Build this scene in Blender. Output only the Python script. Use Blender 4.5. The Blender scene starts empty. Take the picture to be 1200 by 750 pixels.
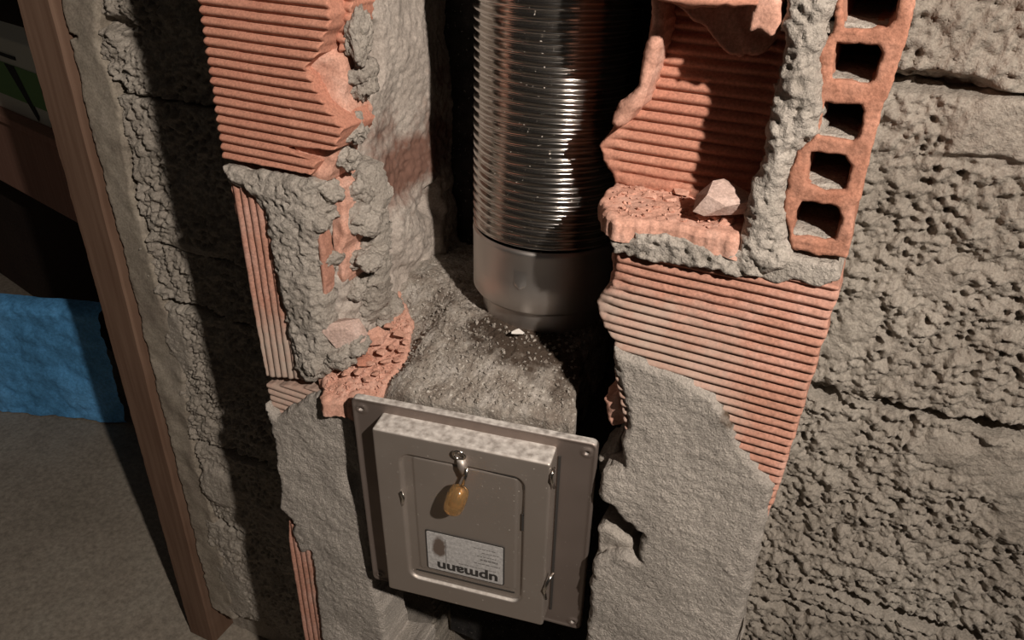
import bpy, bmesh, math, random
import numpy as np
from mathutils import Matrix, Vector
random.seed(7)
# ------------------------------------------------------------------ camera
F = 900.0
CAM = np.array([0.0, -0.5, 1.40])
_d = np.array([-47, 1562, F]); _d /= np.linalg.norm(_d)
_l = np.array([-2315, -587, F]); _l /= np.linalg.norm(_l)
_Z = -_d; _X = -_l; _X = _X - _Z * (_X @ _Z); _X /= np.linalg.norm(_X); _Y = np.cross(_Z, _X)
RW = np.array([_X, _Y, _Z])
scene = bpy.context.scene
COL = scene.collection
cam = bpy.data.cameras.new('camera'); cam.lens = 27.0; cam.sensor_width = 36.0; cam.clip_start = 0.01
camo = bpy.data.objects.new('camera', cam); COL.objects.link(camo)
r_, u_, b_ = RW @ np.array([1, 0, 0]), RW @ np.array([0, -1, 0]), RW @ np.array([0, 0, -1])
camo.matrix_world = Matrix(((r_[0], u_[0], b_[0], CAM[0]), (r_[1], u_[1], b_[1], CAM[1]), (r_[2], u_[2], b_[2], CAM[2]), (0, 0, 0, 1)))
scene.camera = camo
# ------------------------------------------------------------------ world, lamp, exposure
w = bpy.data.worlds.new('dim_cellar'); scene.world = w; w.use_nodes = True
w.node_tree.nodes['Background'].inputs[0].default_value = (1.0, 0.86, 0.74, 1)
w.node_tree.nodes['Background'].inputs[1].default_value = 0.022
lamp = bpy.data.lights.new('hand_lamp', 'SPOT'); lamp.energy = 94.0; lamp.color = (1.0, 0.895, 0.79); lamp.shadow_soft_size = 0.016; lamp.spot_size = math.radians(125); lamp.spot_blend = 1.0
lo = bpy.data.objects.new('hand_lamp', lamp); COL.objects.link(lo); lo.location = (0.53, -0.67, 1.87)
lo.rotation_euler = (Vector((-1.4, 0.35, 0.62)) - lo.location).to_track_quat('-Z', 'Y').to_euler()
vs = scene.view_settings; vs.view_transform = 'Standard'; vs.look = 'None'; vs.gamma = 1.0; vs.use_curve_mapping = False; vs.exposure = 0.0

# ------------------------------------------------------------------ pixel -> point on a plane of the place
def ray(px, py): return RW @ np.array([px - 600.0, py - 375.0, F])
def PY(px, py, y=0.0):
    r = ray(px, py); return CAM + r * ((y - CAM[1]) / r[1])
def PX(px, py, x):
    r = ray(px, py); return CAM + r * ((x - CAM[0]) / r[0])
def PZ(px, py, z):
    r = ray(px, py); return CAM + r * ((z - CAM[2]) / r[2])
def fpoly(pts, y=0.0):
    """front outline -> (x, z); a 3-tuple ('w', x, z) is already in metres"""
    o = []
    for p in pts:
        if len(p) == 3: o.append((p[1], p[2]))
        else:
            q = PY(p[0], p[1], y); o.append((q[0], q[2]))
    return np.array(o)
def zpoly(pts, z):
    o = []
    for p in pts:
        if len(p) == 3: o.append((p[1], p[2]))
        else:
            q = PZ(p[0], p[1], z); o.append((q[0], q[1]))
    return np.array(o)
# ------------------------------------------------------------------ noise
_rng = np.random.RandomState(3)
_perm = np.concatenate([_rng.permutation(256)] * 3)
_grad = _rng.normal(size=(256, 3)); _grad /= np.linalg.norm(_grad, axis=1)[:, None]
def perlin(p):
    p = np.asarray(p, float); i = np.floor(p).astype(int); f = p - i; i &= 255
    s = f * f * f * (f * (f * 6 - 15) + 10); out = 0
    for dx in (0, 1):
        for dy in (0, 1):
            for dz in (0, 1):
                h = _perm[_perm[_perm[(i[:, 0] + dx) & 255] + ((i[:, 1] + dy) & 255)] + ((i[:, 2] + dz) & 255)]
                g = _grad[h]; d = f - np.array([dx, dy, dz])
                wt = (s[:, 0] if dx else 1 - s[:, 0]) * (s[:, 1] if dy else 1 - s[:, 1]) * (s[:, 2] if dz else 1 - s[:, 2])
                out = out + wt * np.einsum('ij,ij->i', g, d)
    return out
def p3(u, v, f, s=0.0): return np.stack([u * f + s * 7.13, v * f + s * 3.77, np.full_like(u, s * 1.31 + 0.37)], 1)
def fbm(u, v, f, s=0.0, o=4, g=0.5):
    t = 0; a = 1.0
    for k in range(o):
        t = t + a * perlin(p3(u, v, f, s + k)); f *= 2.03; a *= g
    return t
def billow(u, v, f, s=0.0, o=3, g=0.5):
    t = 0; a = 1.0
    for k in range(o):
        t = t + a * np.abs(perlin(p3(u, v, f, s + k * 1.7))); f *= 2.07; a *= g
    return t
def worley(u, v, f, s=0):
    U, V = u * f, v * f; iu, iv = np.floor(U).astype(int), np.floor(V).astype(int); best = np.full(U.shape, 9.0)
    for a in (-1, 0, 1):
        for b in (-1, 0, 1):
            ci, cj = iu + a, iv + b
            h = _perm[_perm[(ci + 31 * s) & 255] + (cj & 255)]; h2 = _perm[h + 57]
            best = np.minimum(best, np.hypot(ci + h / 255.0 - U, cj + h2 / 255.0 - V))
    return best
def sstep(a, b, x):
    t = np.clip((x - a) / (b - a), 0, 1); return t * t * (3 - 2 * t)
def poly_sdf(U, V, poly):
    d = np.full(U.shape, 1e9); ins = np.zeros(U.shape, bool); n = len(poly)
    for i in range(n):
        ax, ay = poly[i]; bx, by = poly[(i + 1) % n]; ex, ey = bx - ax, by - ay
        L = ex * ex + ey * ey + 1e-18
        t = np.clip(((U - ax) * ex + (V - ay) * ey) / L, 0, 1)
        d = np.minimum(d, (U - ax - t * ex) ** 2 + (V - ay - t * ey) ** 2)
        c = (ay > V) != (by > V)
        if abs(ey) > 1e-12: ins ^= c & (U < ex * (V - ay) / ey + ax)
    return np.where(ins, 1, -1) * np.sqrt(d)
# ------------------------------------------------------------------ objects
def link(o, parent=None):
    COL.objects.link(o)
    if parent: o.parent = parent
    return o
def mesh_obj(name, verts, faces, mat, parent=None, smooth=True):
    me = bpy.data.meshes.new(name); me.from_pydata(verts, [], faces); me.update()
    me.materials.append(mat)
    if smooth: me.polygons.foreach_set('use_smooth', np.ones(len(me.polygons), bool))
    return link(bpy.data.objects.new(name, me), parent)
def bm_obj(name, bm, mat, parent=None, smooth=False):
    me = bpy.data.meshes.new(name); bm.to_mesh(me); bm.free(); me.materials.append(mat)
    if smooth: me.polygons.foreach_set('use_smooth', np.ones(len(me.polygons), bool))
    return link(bpy.data.objects.new(name, me), parent)
def empty(name, loc):
    o = bpy.data.objects.new(name, None); o.empty_display_size = 0.05; o.location = loc; return link(o)
def tag(o, label=None, cat=None, group=None, kind=None):
    if label: o['label'] = label
    if cat: o['category'] = cat
    if group: o['group'] = group
    if kind: o['kind'] = kind
    return o
def slab(name, poly, plane, w0, mat, parent=None, h=(0.002, 0.002), disp=None, thick=0.05, holes=(), wob=0.0015, wobf=90,
         rnd=0.003, rows=3, snoise=0.0015, seed=0, attr=None, base=(0, 0, 0)):
    """A thick piece whose broken outline lies in one plane: relief on its face, rough sides behind the outline."""
    hu, hv = h
    m = 3 * max(hu, hv) + 2 * wob
    u0, v0 = poly.min(0) - m; u1, v1 = poly.max(0) + m
    nu, nv = int((u1 - u0) / hu) + 2, int((v1 - v0) / hv) + 2
    gu, gv = np.meshgrid(u0 + hu * np.arange(nu), v0 + hv * np.arange(nv)); U, V = gu.ravel(), gv.ravel()
    sd = poly_sdf(U, V, poly)
    if wob: sd = sd + wob * 1.6 * fbm(U, V, wobf, seed + 11, 3, 0.6)
    for hp in holes:
        sh = -poly_sdf(U, V, hp) + 0.0012 * fbm(U, V, 120, seed + 5, 2)
        sd = np.minimum(sd, sh)
    ins = sd > 0; I2 = ins.reshape(nv, nu)
    cnt = I2[:-1, :-1].astype(int) + I2[:-1, 1:] + I2[1:, 1:] + I2[1:, :-1]
    vid = -np.ones(nu * nv, int); used = np.zeros(nu * nv, bool)
    jj, ii = np.nonzero(cnt == 4); base_i = jj * nu + ii
    full = np.stack([base_i, base_i + 1, base_i + nu + 1, base_i + nu], 1)
    used[full.ravel()] = True
    pj, pi = np.nonzero((cnt > 0) & (cnt < 4)); cells = []
    for j, i in zip(pj, pi):
        k = j * nu + i; cells.append((k, k + 1, k + nu + 1, k + nu))
        for q in cells[-1]:
            if ins[q]: used[q] = True
    idx = np.nonzero(used & ins)[0]; vid[idx] = np.arange(len(idx))
    pu, pv, ps = list(U[idx]), list(V[idx]), list(sd[idx]); cross = {}
    def cv(a, b):
        key = (a, b) if a < b else (b, a)
        if key not in cross:
            t = np.clip(sd[a] / (sd[a] - sd[b]), 0.02, 0.98); cross[key] = len(pu)
            pu.append(U[a] + t * (U[b] - U[a])); pv.append(V[a] + t * (V[b] - V[a])); ps.append(0.0)
        return cross[key]
    faces = [tuple(f) for f in vid[full].tolist()]; segs = []
    for c in cells:
        pl = []; ex = None; en = None; pend = []
        for q in range(4):
            a, b = c[q], c[(q + 1) % 4]
            if ins[a]: pl.append(int(vid[a]))
            if ins[a] != ins[b]:
                x = cv(a, b); pl.append(x); pend.append((x, bool(ins[a])))
        if len(pl) >= 3: faces.append(tuple(pl))
        n = len(pend)
        for q in range(n):
            if pend[q][1]: segs.append((pend[q][0], pend[(q + 1) % n][0]))
    pu, pv, ps = np.array(pu), np.array(pv), np.array(ps)
    W = disp(pu, pv, ps) if disp is not None else np.zeros(len(pu))
    if rnd:
        t = np.clip(ps / rnd, 0, 1); W = W - rnd * (1 - np.sqrt(1 - (1 - t) ** 2))
    def to3(u, v, ww):
        if plane == 'F': return np.stack([u, w0 - ww, v], 1)
        if plane == 'X': return np.stack([w0 + ww, u, v], 1)
        return np.stack([u, v, w0 + ww], 1)
    co = [to3(pu, pv, W)]; nfront = len(pu)
    ring = sorted({k for s in segs for k in s}); rid = {k: n for n, k in enumerate(ring)}; nr = len(ring)
    ru, rv, rw = pu[ring], pv[ring], W[ring]
    for k in range(rows + 1):
        f = k / rows; off = snoise * (0 if k == 0 else 1)
        du = off * perlin(np.stack([ru * 130, rv * 130, np.full(nr, k * 5.3)], 1)) * 1.5
        dv = off * perlin(np.stack([ru * 130 + 40, rv * 130, np.full(nr, k * 5.3)], 1)) * 1.5
        co.append(to3(ru + du, rv + dv, rw - thick * f))
    for a, b in segs:
        for k in range(rows):
            A, B = nfront + k * nr + rid[a], nfront + k * nr + rid[b]
            faces.append((B, A, A + nr, B + nr))
    co = np.concatenate(co) - np.array(base)
    o = mesh_obj(name, co.tolist(), faces, mat, parent)
    if attr is not None:
        av = attr(pu, pv); al = np.concatenate([av] + [av[ring]] * (rows + 1))
        at = o.data.attributes.new('stain', 'FLOAT', 'POINT'); at.data.foreach_set('value', al.astype(np.float32))
    return o
def blob(U, V, c, r):
    return np.exp(-(((U - c[0]) / r[0]) ** 2 + ((V - c[1]) / r[1]) ** 2))
# ------------------------------------------------------------------ materials
def newmat(name):
    m = bpy.data.materials.new(name); m.use_nodes = True; nt = m.node_tree
    return m, nt, nt.nodes['Principled BSDF']
def grainy(name, cols, scale=14, fine=500, bump=0.5, rough=0.95, dist=0.0015, spec=0.15, stain_shade=None, speck=None, mid=90, srng=(.78, 1.05)):
    """mineral surface: broad tone from noise, fine grain colour, fine relief"""
    m, nt, bs = newmat(name); N, L = nt.nodes, nt.links
    tc = N.new('ShaderNodeTexCoord')
    def noise(s, det=4, ro=0.6):
        n = N.new('ShaderNodeTexNoise'); n.inputs['Scale'].default_value = s; n.inputs['Detail'].default_value = det; n.inputs['Roughness'].default_value = ro
        L.new(tc.outputs['Object'], n.inputs['Vector']); return n
    n1 = noise(scale); rp = N.new('ShaderNodeValToRGB'); e = rp.color_ramp.elements
    e[0].position = 0.32; e[0].color = (*cols[0], 1); e[1].position = 0.68; e[1].color = (*cols[-1], 1)
    for k, c in enumerate(cols[1:-1]):
        x = e.new(0.32 + 0.36 * (k + 1) / (len(cols) - 1)); x.color = (*c, 1)
    L.new(n1.outputs['Fac'], rp.inputs[0])
    n2 = noise(fine, 3, 0.7); mr = N.new('ShaderNodeMapRange'); mr.inputs['From Min'].default_value = 0.3; mr.inputs['From Max'].default_value = 0.7
    mr.inputs['To Min'].default_value = 0.72; mr.inputs['To Max'].default_value = 1.25; L.new(n2.outputs['Fac'], mr.inputs['Value'])
    mul = N.new('ShaderNodeMix'); mul.data_type = 'RGBA'; mul.blend_type = 'MULTIPLY'; mul.inputs['Factor'].default_value = 1.0
    L.new(rp.outputs['Color'], mul.inputs[6]); cb = N.new('ShaderNodeCombineColor')
    for k in range(3): L.new(mr.outputs[0], cb.inputs[k])
    L.new(cb.outputs[0], mul.inputs[7]); out = mul.outputs[2]
    if speck:
        n4 = noise(speck[0], 2, 0.5); r4 = N.new('ShaderNodeMapRange'); r4.inputs['From Min'].default_value = speck[1]; r4.inputs['From Max'].default_value = speck[1] + 0.04
        L.new(n4.outputs['Fac'], r4.inputs['Value']); mx = N.new('ShaderNodeMix'); mx.data_type = 'RGBA'
        L.new(r4.outputs[0], mx.inputs['Factor']); L.new(out, mx.inputs[6]); mx.inputs[7].default_value = (*speck[2], 1); out = mx.outputs[2]
    if stain_shade:
        at = N.new('ShaderNodeAttribute'); at.attribute_name = 'stain'
        n5 = noise(60, 4); ad = N.new('ShaderNodeMath'); ad.operation = 'ADD'; L.new(at.outputs['Fac'], ad.inputs[0]); L.new(n5.outputs['Fac'], ad.inputs[1])
        r5 = N.new('ShaderNodeMapRange'); r5.inputs['From Min'].default_value = srng[0]; r5.inputs['From Max'].default_value = srng[1]; L.new(ad.outputs[0], r5.inputs['Value'])
        mx = N.new('ShaderNodeMix'); mx.data_type = 'RGBA'; L.new(r5.outputs[0], mx.inputs['Factor']); L.new(out, mx.inputs[6]); mx.inputs[7].default_value = (*stain_shade, 1); out = mx.outputs[2]
    L.new(out, bs.inputs['Base Color']); bs.inputs['Roughness'].default_value = rough; bs.inputs['Specular IOR Level'].default_value = spec
    n3 = noise(mid * 3, 5, 0.65); b1 = N.new('ShaderNodeBump'); b1.inputs['Strength'].default_value = bump; b1.inputs['Distance'].default_value = dist
    L.new(n3.outputs['Fac'], b1.inputs['Height']); L.new(b1.outputs[0], bs.inputs['Normal'])
    return m
M = {}
M['block'] = grainy('coarse_concrete', [(.30, .265, .225), (.36, .32, .275), (.42, .38, .33)], 9, 420, 1.0, dist=0.003)
M['block_left'] = grainy('coarse_brown_concrete', [(.30, .265, .225), (.36, .32, .275), (.42, .38, .33)], 9, 420, 1.0, dist=0.003)
M['mortar'] = grainy('grey_mortar', [(.31, .275, .24), (.37, .332, .292), (.43, .388, .345)], 22, 500, 1.0, dist=0.0032)
M['mortar_in'] = grainy('dusty_flue_mortar', [(.33, .285, .25), (.40, .35, .31), (.45, .40, .355)], 18, 450, 0.6, dist=0.0015, stain_shade=(.19, .105, .08), srng=(.66, 1.12))
M['plaster'] = grainy('sandy_cement_render', [(.36, .325, .29), (.42, .38, .34), (.48, .435, .39)], 10, 600, 1.0, dist=0.0030, mid=150, stain_shade=(.12, .085, .06))
M['wallmortar'] = grainy('smooth_brown_mortar', [(.26, .22, .18), (.31, .27, .22), (.36, .315, .265)], 12, 300, 0.35, dist=0.001)
M['brick'] = grainy('red_clay', [(.42, .185, .13), (.46, .215, .15), (.50, .245, .175)], 30, 500, 0.3, dist=0.0007)
M['brick_dusty'] = grainy('dusty_red_clay', [(.35, .18, .13), (.41, .21, .155), (.47, .275, .22)], 22, 400, 0.4, dist=0.0008, stain_shade=(.42, .34, .285), srng=(.55, 1.4))
M['brick_raw'] = grainy('fresh_broken_clay', [(.50, .27, .20), (.56, .31, .235), (.60, .37, .295)], 40, 500, 0.6, dist=0.001)
M['brick_pale'] = grainy('pale_pink_clay', [(.46, .33, .28), (.52, .38, .33), (.56, .43, .38)], 60, 500, 0.6, dist=0.0012)
M['brick_old'] = grainy('weathered_orange_clay', [(.34, .15, .098), (.39, .185, .125), (.44, .22, .155)], 40, 500, 0.7, dist=0.0012)
M['rubble'] = grainy('gritty_ash_rubble', [(.22, .18, .15), (.34, .30, .26), (.46, .42, .38)], 45, 420, 1.0, dist=0.003, speck=(330, 0.64, (.62, .58, .52)), stain_shade=(.075, .055, .042), mid=130)
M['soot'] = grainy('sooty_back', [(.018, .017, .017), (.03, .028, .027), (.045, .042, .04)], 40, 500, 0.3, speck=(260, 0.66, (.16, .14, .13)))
M['dark'] = grainy('dark_core', [(.10, .075, .06), (.14, .10, .08)], 30, 300, 0.5)
M['floor'] = grainy('dusty_cement_floor', [(.27, .235, .19), (.33, .285, .235), (.37, .33, .275)], 3.5, 90, 0.2, dist=0.001)
M['farwall'] = grainy('dark_rough_wall', [(.05, .035, .03), (.07, .05, .04)], 5, 90, 0.3)  # far wall colour, also used for the painted darkness under the bench
M['tarp'] = grainy('blue_tarpaulin', [(.09, .30, .58), (.13, .43, .84), (.17, .49, .92)], 6, 120, 0.25, rough=0.6, spec=0.3, dist=0.002)
def wood(name, c1, c2):
    m, nt, bs = newmat(name); N, L = nt.nodes, nt.links
    tc = N.new('ShaderNodeTexCoord'); mp = N.new('ShaderNodeMapping'); mp.inputs['Scale'].default_value = (60, 60, 3); L.new(tc.outputs['Object'], mp.inputs[0])
    n = N.new('ShaderNodeTexNoise'); n.inputs['Scale'].default_value = 1.5; n.inputs['Detail'].default_value = 6; L.new(mp.outputs[0], n.inputs[0])
    r = N.new('ShaderNodeValToRGB'); r.color_ramp.elements[0].color = (*c1, 1); r.color_ramp.elements[1].color = (*c2, 1); r.color_ramp.elements[0].position = .3; r.color_ramp.elements[1].position = .7
    L.new(n.outputs[0], r.inputs[0]); L.new(r.outputs[0], bs.inputs['Base Color']); bs.inputs['Roughness'].default_value = .75; bs.inputs['Specular IOR Level'].default_value = .2
    b = N.new('ShaderNodeBump'); b.inputs['Strength'].default_value = .4; b.inputs['Distance'].default_value = .001; L.new(n.outputs[0], b.inputs['Height']); L.new(b.outputs[0], bs.inputs['Normal'])
    return m
M['jamb'] = wood('aged_brown_wood', (.13, .074, .050), (.20, .125, .088))
M['bench'] = wood('dull_brown_board', (.32, .17, .125), (.40, .22, .165))
def metal(name, col, rough, met=1.0, dust=0.0, up=False, bumpy=0.0):
    m, nt, bs = newmat(name); N, L = nt.nodes, nt.links
    bs.inputs['Base Color'].default_value = (*col, 1); bs.inputs['Metallic'].default_value = met; bs.inputs['Roughness'].default_value = rough
    tc = N.new('ShaderNodeTexCoord'); n = N.new('ShaderNodeTexNoise'); n.inputs['Scale'].default_value = 25; n.inputs['Detail'].default_value = 6; L.new(tc.outputs['Object'], n.inputs[0])
    mr = N.new('ShaderNodeMapRange'); mr.inputs['To Min'].default_value = rough * .75; mr.inputs['To Max'].default_value = min(1, rough * 1.3); L.new(n.outputs[0], mr.inputs[0]); L.new(mr.outputs[0], bs.inputs['Roughness'])
    if dust:
        n2 = N.new('ShaderNodeTexNoise'); n2.inputs['Scale'].default_value = 420; n2.inputs['Detail'].default_value = 2; L.new(tc.outputs['Object'], n2.inputs[0])
        r2 = N.new('ShaderNodeMapRange'); r2.inputs['From Min'].default_value = dust; r2.inputs['From Max'].default_value = dust + .05; L.new(n2.outputs[0], r2.inputs[0])
        d = N.new('ShaderNodeBsdfDiffuse'); d.inputs[0].default_value = (.5, .46, .41, 1); mx = N.new('ShaderNodeMixShader')
        L.new(r2.outputs[0], mx.inputs[0]); L.new(bs.outputs[0], mx.inputs[1]); L.new(d.outputs[0], mx.inputs[2]); L.new(mx.outputs[0], N['Material Output'].inputs[0])
    if up:
        ge = N.new('ShaderNodeNewGeometry'); sx = N.new('ShaderNodeSeparateXYZ'); L.new(ge.outputs['Normal'], sx.inputs[0])
        n3 = N.new('ShaderNodeTexNoise'); n3.inputs['Scale'].default_value = 160; n3.inputs['Detail'].default_value = 5; L.new(tc.outputs['Object'], n3.inputs[0])
        r3 = N.new('ShaderNodeMapRange'); r3.inputs['From Min'].default_value = .45; r3.inputs['From Max'].default_value = .85; L.new(sx.outputs[2], r3.inputs[0])
        r4 = N.new('ShaderNodeMapRange'); r4.inputs['From Min'].default_value = .3; r4.inputs['From Max'].default_value = .7; r4.inputs['To Min'].default_value = .25; L.new(n3.outputs[0], r4.inputs[0])
        ml = N.new('ShaderNodeMath'); ml.operation = 'MULTIPLY'; L.new(r3.outputs[0], ml.inputs[0]); L.new(r4.outputs[0], ml.inputs[1])
        d2 = N.new('ShaderNodeBsdfDiffuse'); d2.inputs[0].default_value = (.68, .64, .60, 1); m2 = N.new('ShaderNodeMixShader')
        src = N['Material Output'].inputs[0].links[0].from_socket
        L.new(ml.outputs[0], m2.inputs[0]); L.new(src, m2.inputs[1]); L.new(d2.outputs[0], m2.inputs[2]); L.new(m2.outputs[0], N['Material Output'].inputs[0])
    if bumpy:
        b = N.new('ShaderNodeBump'); b.inputs['Strength'].default_value = bumpy; b.inputs['Distance'].default_value = .001; L.new(n.outputs[0], b.inputs['Height']); L.new(b.outputs[0], bs.inputs['Normal'])
    return m
M['hose'] = metal('polished_stainless', (.62, .59, .56), .17, 1.0, .70)
M['collar'] = metal('brushed_stainless', (.66, .62, .59), .42, 1.0, .74)
M['door'] = metal('dull_sheet_steel', (.27, .22, .195), .50, .75, .73, True)
M['lid'] = metal('satin_sheet_steel', (.42, .365, .325), .45, .75, .70, True)
M['bright'] = metal('bright_wire', (.75, .72, .68), .2)
M['brass'] = metal('brass', (.80, .52, .24), .28)
def plain(name, c, rough=.7, **k):
    m, nt, bs = newmat(name); bs.inputs['Base Color'].default_value = (*c, 1); bs.inputs['Roughness'].default_value = rough
    for a, b in k.items(): bs.inputs[a].default_value = b
    return m
M['amber'] = plain('amber_plastic', (.85, .55, .25), .12, **{'Transmission Weight': .85})
M['paper'] = grainy('grey_paper', [(.38, .365, .355), (.42, .405, .395)], 30, 300, 0.05, rough=.6, stain_shade=(.12, .09, .075))
M['ink'] = plain('black_ink', (.03, .027, .025))
M['inkgrey'] = plain('faded_ink', (.16, .15, .145))
M['white_flake'] = plain('white_plaster', (.72, .69, .65), .9)
M['green'] = plain('green_print', (.17, .34, .12))
M['white'] = plain('offwhite_card', (.72, .72, .63))
M['printblack'] = plain('black_print', (.015, .015, .013))

# ================================================================== SETTING
WY = 0.22                                                            # face of the block wall behind the chimney
def quad_obj(name, vs_, mat, parent=None):
    return mesh_obj(name, vs_, [(0, 1, 2, 3)], mat, parent, smooth=False)
def box(name, a, b, mat, parent=None, bev=0.0, base=(0, 0, 0)):
    bm = bmesh.new(); bmesh.ops.create_cube(bm, size=1)
    for v in bm.verts:
        for k in range(3): v.co[k] = (a[k] + b[k]) / 2 + v.co[k] * (b[k] - a[k]) - base[k]
    if bev: bmesh.ops.bevel(bm, geom=bm.edges[:], offset=bev, segments=2, affect='EDGES', profile=.5)
    return bm_obj(name, bm, mat, parent)
# floor with a gently uneven screed
gx, gy = np.meshgrid(np.linspace(-4.2, 1.6, 117), np.linspace(-1.6, 2.1, 64)); zz = np.maximum(0.006 * fbm(gx.ravel(), gy.ravel(), 1.6, 2, 3), -.01)
vv = np.stack([gx.ravel(), gy.ravel(), zz - .004], 1); k = np.arange(116 * 63); j, i = k // 116, k % 116; q = j * 117 + i
tag(mesh_obj('floor', vv.tolist(), np.stack([q, q + 1, q + 118, q + 117], 1).tolist(), M['floor']), 'dusty grey cement floor beyond the doorway', kind='structure')
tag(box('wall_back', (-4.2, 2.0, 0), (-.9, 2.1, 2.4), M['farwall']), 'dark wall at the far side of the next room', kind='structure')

def block_disp(seed, smooth=(), gouge=(), amp=1.0):
    def f(u, v, sd):
        rough = np.ones_like(u); up = np.zeros_like(u)
        for (c, r, hgt) in smooth:
            b = sstep(.35, .75, blob(u, v, c, r) + .12 * fbm(u, v, 40, seed + 3, 2)); rough = rough * (1 - .88 * b); up = up + hgt * b
        W = .010 * fbm(u, v, 7, seed, 2) + up
        lum = .019 * billow(u + .006 * fbm(u, v, 30, 8, 2), v, 30, seed + 1, 3, .62) + .010 * billow(u, v, 95, seed + 2, 3, .65)
        por = worley(u + .004 * fbm(u, v, 60, 4, 2), v, 78, seed % 7); lum = lum - .010 * (1 - sstep(.12, .36, por)) * sstep(-.15, .2, fbm(u, v, 15, seed + 6, 2)) - .006
        W = W + rough * amp * lum + .0015 * fbm(u, v, 120, seed + 9, 2)
        for (c, r, dep) in gouge:
            W = W - dep * sstep(.3, .8, blob(u, v, c, r) + .35 * fbm(u, v, 45, seed + 4, 3))
        return W
    return f
def w2(px, py, y=WY):
    q = PY(px, py, y); return (q[0], q[2])
# right wall: backing joint mortar with blocks set on it
wr = slab('wall_right', np.array([(-.06, 0), (1.2, 0), (1.2, 2.0), (-.06, 2.0)]), 'F', WY + .045, M['block'], h=(.005, .005), thick=.18, wob=0, rnd=0, rows=1, snoise=0,
          disp=lambda u, v, s: .006 * billow(u, v, 40, 3, 2))
tag(wr, 'rough grey concrete block wall right of the chimney', kind='structure')
smR = [(w2(1175, 155), (.050, .045), .010), (w2(1010, 370), (.020, .035), .004), (w2(985, 400), (.02, .03), .003), (w2(1105, 525), (.03, .022), .006), (w2(1170, 545), (.06, .03), .006),
       (w2(985, 505), (.02, .03), .003), (w2(1200, 590), (.03, .05), .006), (w2(1100, 330), (.02, .02), .003)]
goR = [(w2(965, 458), (.018, .012), .022), (w2(1060, 476), (.05, .004), .010), (w2(1110, 490), (.06, .006), .018), (w2(1185, 503), (.05, .010), .030), (w2(1085, 97), (.05, .009), .026), (w2(1150, 106), (.05, .004), .010), (w2(985, 470), (.03, .004), .012), (w2(1065, 505), (.005, .02), .010), (w2(1160, 190), (.05, .008), .008),
       (w2(1060, 722), (.11, .010), .026), (w2(900, 702), (.06, .006), .016), (w2(960, 712), (.06, .005), .014), (w2(1130, 300), (.012, .012), .006)]
JR = [1.262, 0.957, 0.680]
def course(z0, z1, xs, mat, par, seed, smooth, gouge, y, res, gap=.0012, amp=1.0, gw=.004):
    for n in range(len(xs) - 1):
        a, b = xs[n] + gap, xs[n + 1] - gap
        slab('concrete_block', np.array([(a, z0 + gap), ((a + b) / 2, z0 + gap * 1.3), (b, z0 + gap), (b, z1 - gap), ((a + b) / 2, z1 - gap * .7), (a, z1 - gap)]), 'F', y, mat, par, h=(res, res),
             disp=block_disp(seed + n * 13, smooth, gouge, amp), thick=.07, wob=gw, wobf=28, rnd=.004, rows=3, seed=seed + n)
course(JR[0], 1.50, [-.03, .37], M['block'], wr, 21, smR, goR, WY, .0021)
course(JR[1], JR[0], [-.05, .42], M['block'], wr, 33, smR, goR, WY, .0016)
course(JR[2], JR[1], [-.05, .34, .62], M['block'], wr, 47, smR, goR, WY, .0016)
course(.40, JR[2], [-.03, .42, .70], M['block'], wr, 58, smR, goR, WY, .0022)
# left wall
XJ = -0.972                                                          # where the block wall meets the wooden jamb
wl = slab('wall_left', np.array([(XJ, 0), (-.43, 0), (-.43, 2.0), (XJ, 2.0)]), 'F', WY + .045, M['block_left'], h=(.005, .005), thick=.10, wob=0, rnd=0, rows=1, snoise=0,
          disp=lambda u, v, s: .006 * billow(u, v, 40, 5, 2))
tag(wl, 'rough brown concrete block wall between doorway and chimney', kind='structure')
JL = [1.39, 1.14, .925, .826, .556, .372, .12]
goL = [(w2(132, 102), (.024, .014), .034), (w2(116, 126), (.014, .014), .028), (w2(135, 28), (.035, .010), .022), (w2(155, 48), (.02, .012), .022), (w2(215, 358), (.07, .008), .028), (w2(265, 530), (.09, .008), .028),
       (w2(215, 512), (.02, .006), .010), (w2(260, 612), (.07, .009), .016), (w2(195, 440), (.010, .03), .010)]
smL = [(w2(210, 400), (.03, .07), .006), (w2(260, 570), (.05, .05), .012), (w2(150, 290), (.03, .012), .006), (w2(225, 290), (.05, .012), .004), (w2(270, 690), (.06, .09), .004)]
for n, (z1, z0) in enumerate(zip(JL[:-1], JL[1:])):
    course(z0, z1, [-.915 + .012 * math.sin(n * 2.1), -.60 + .05 * math.sin(n * 3.3), -.44], M['block_left'], wl, 70 + n * 9, smL, goL, WY, .0019, gap=.0012, amp=.95 if n < 4 else .6)
# smooth mortar smeared between jamb and blocks
fl = slab('mortar_fillet', np.array([(XJ + .004, .1), (-.905, .1), (-.900, .35), (-.915, .56), (-.893, .70), (-.905, .86), (-.915, 1.0), (-.900, 1.12), (-.915, 1.2), (-.890, 1.28), (-.90, 1.45), (XJ + .004, 1.45)]), 'F', WY - .003,
     M['wallmortar'], wl, h=(.0025, .0025), thick=.03, wob=.0035, wobf=45, rnd=.006,
     disp=lambda u, v, s: .006 * fbm(u, v, 14, 4, 3) + .0022 * billow(u, v, 70, 9, 2) * sstep(.03, .0, s) - .012 * sstep(.3, .8, blob(u, v, w2(82, 42), (.02, .004)) + .2 * fbm(u, v, 60, 1, 2)))
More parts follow.
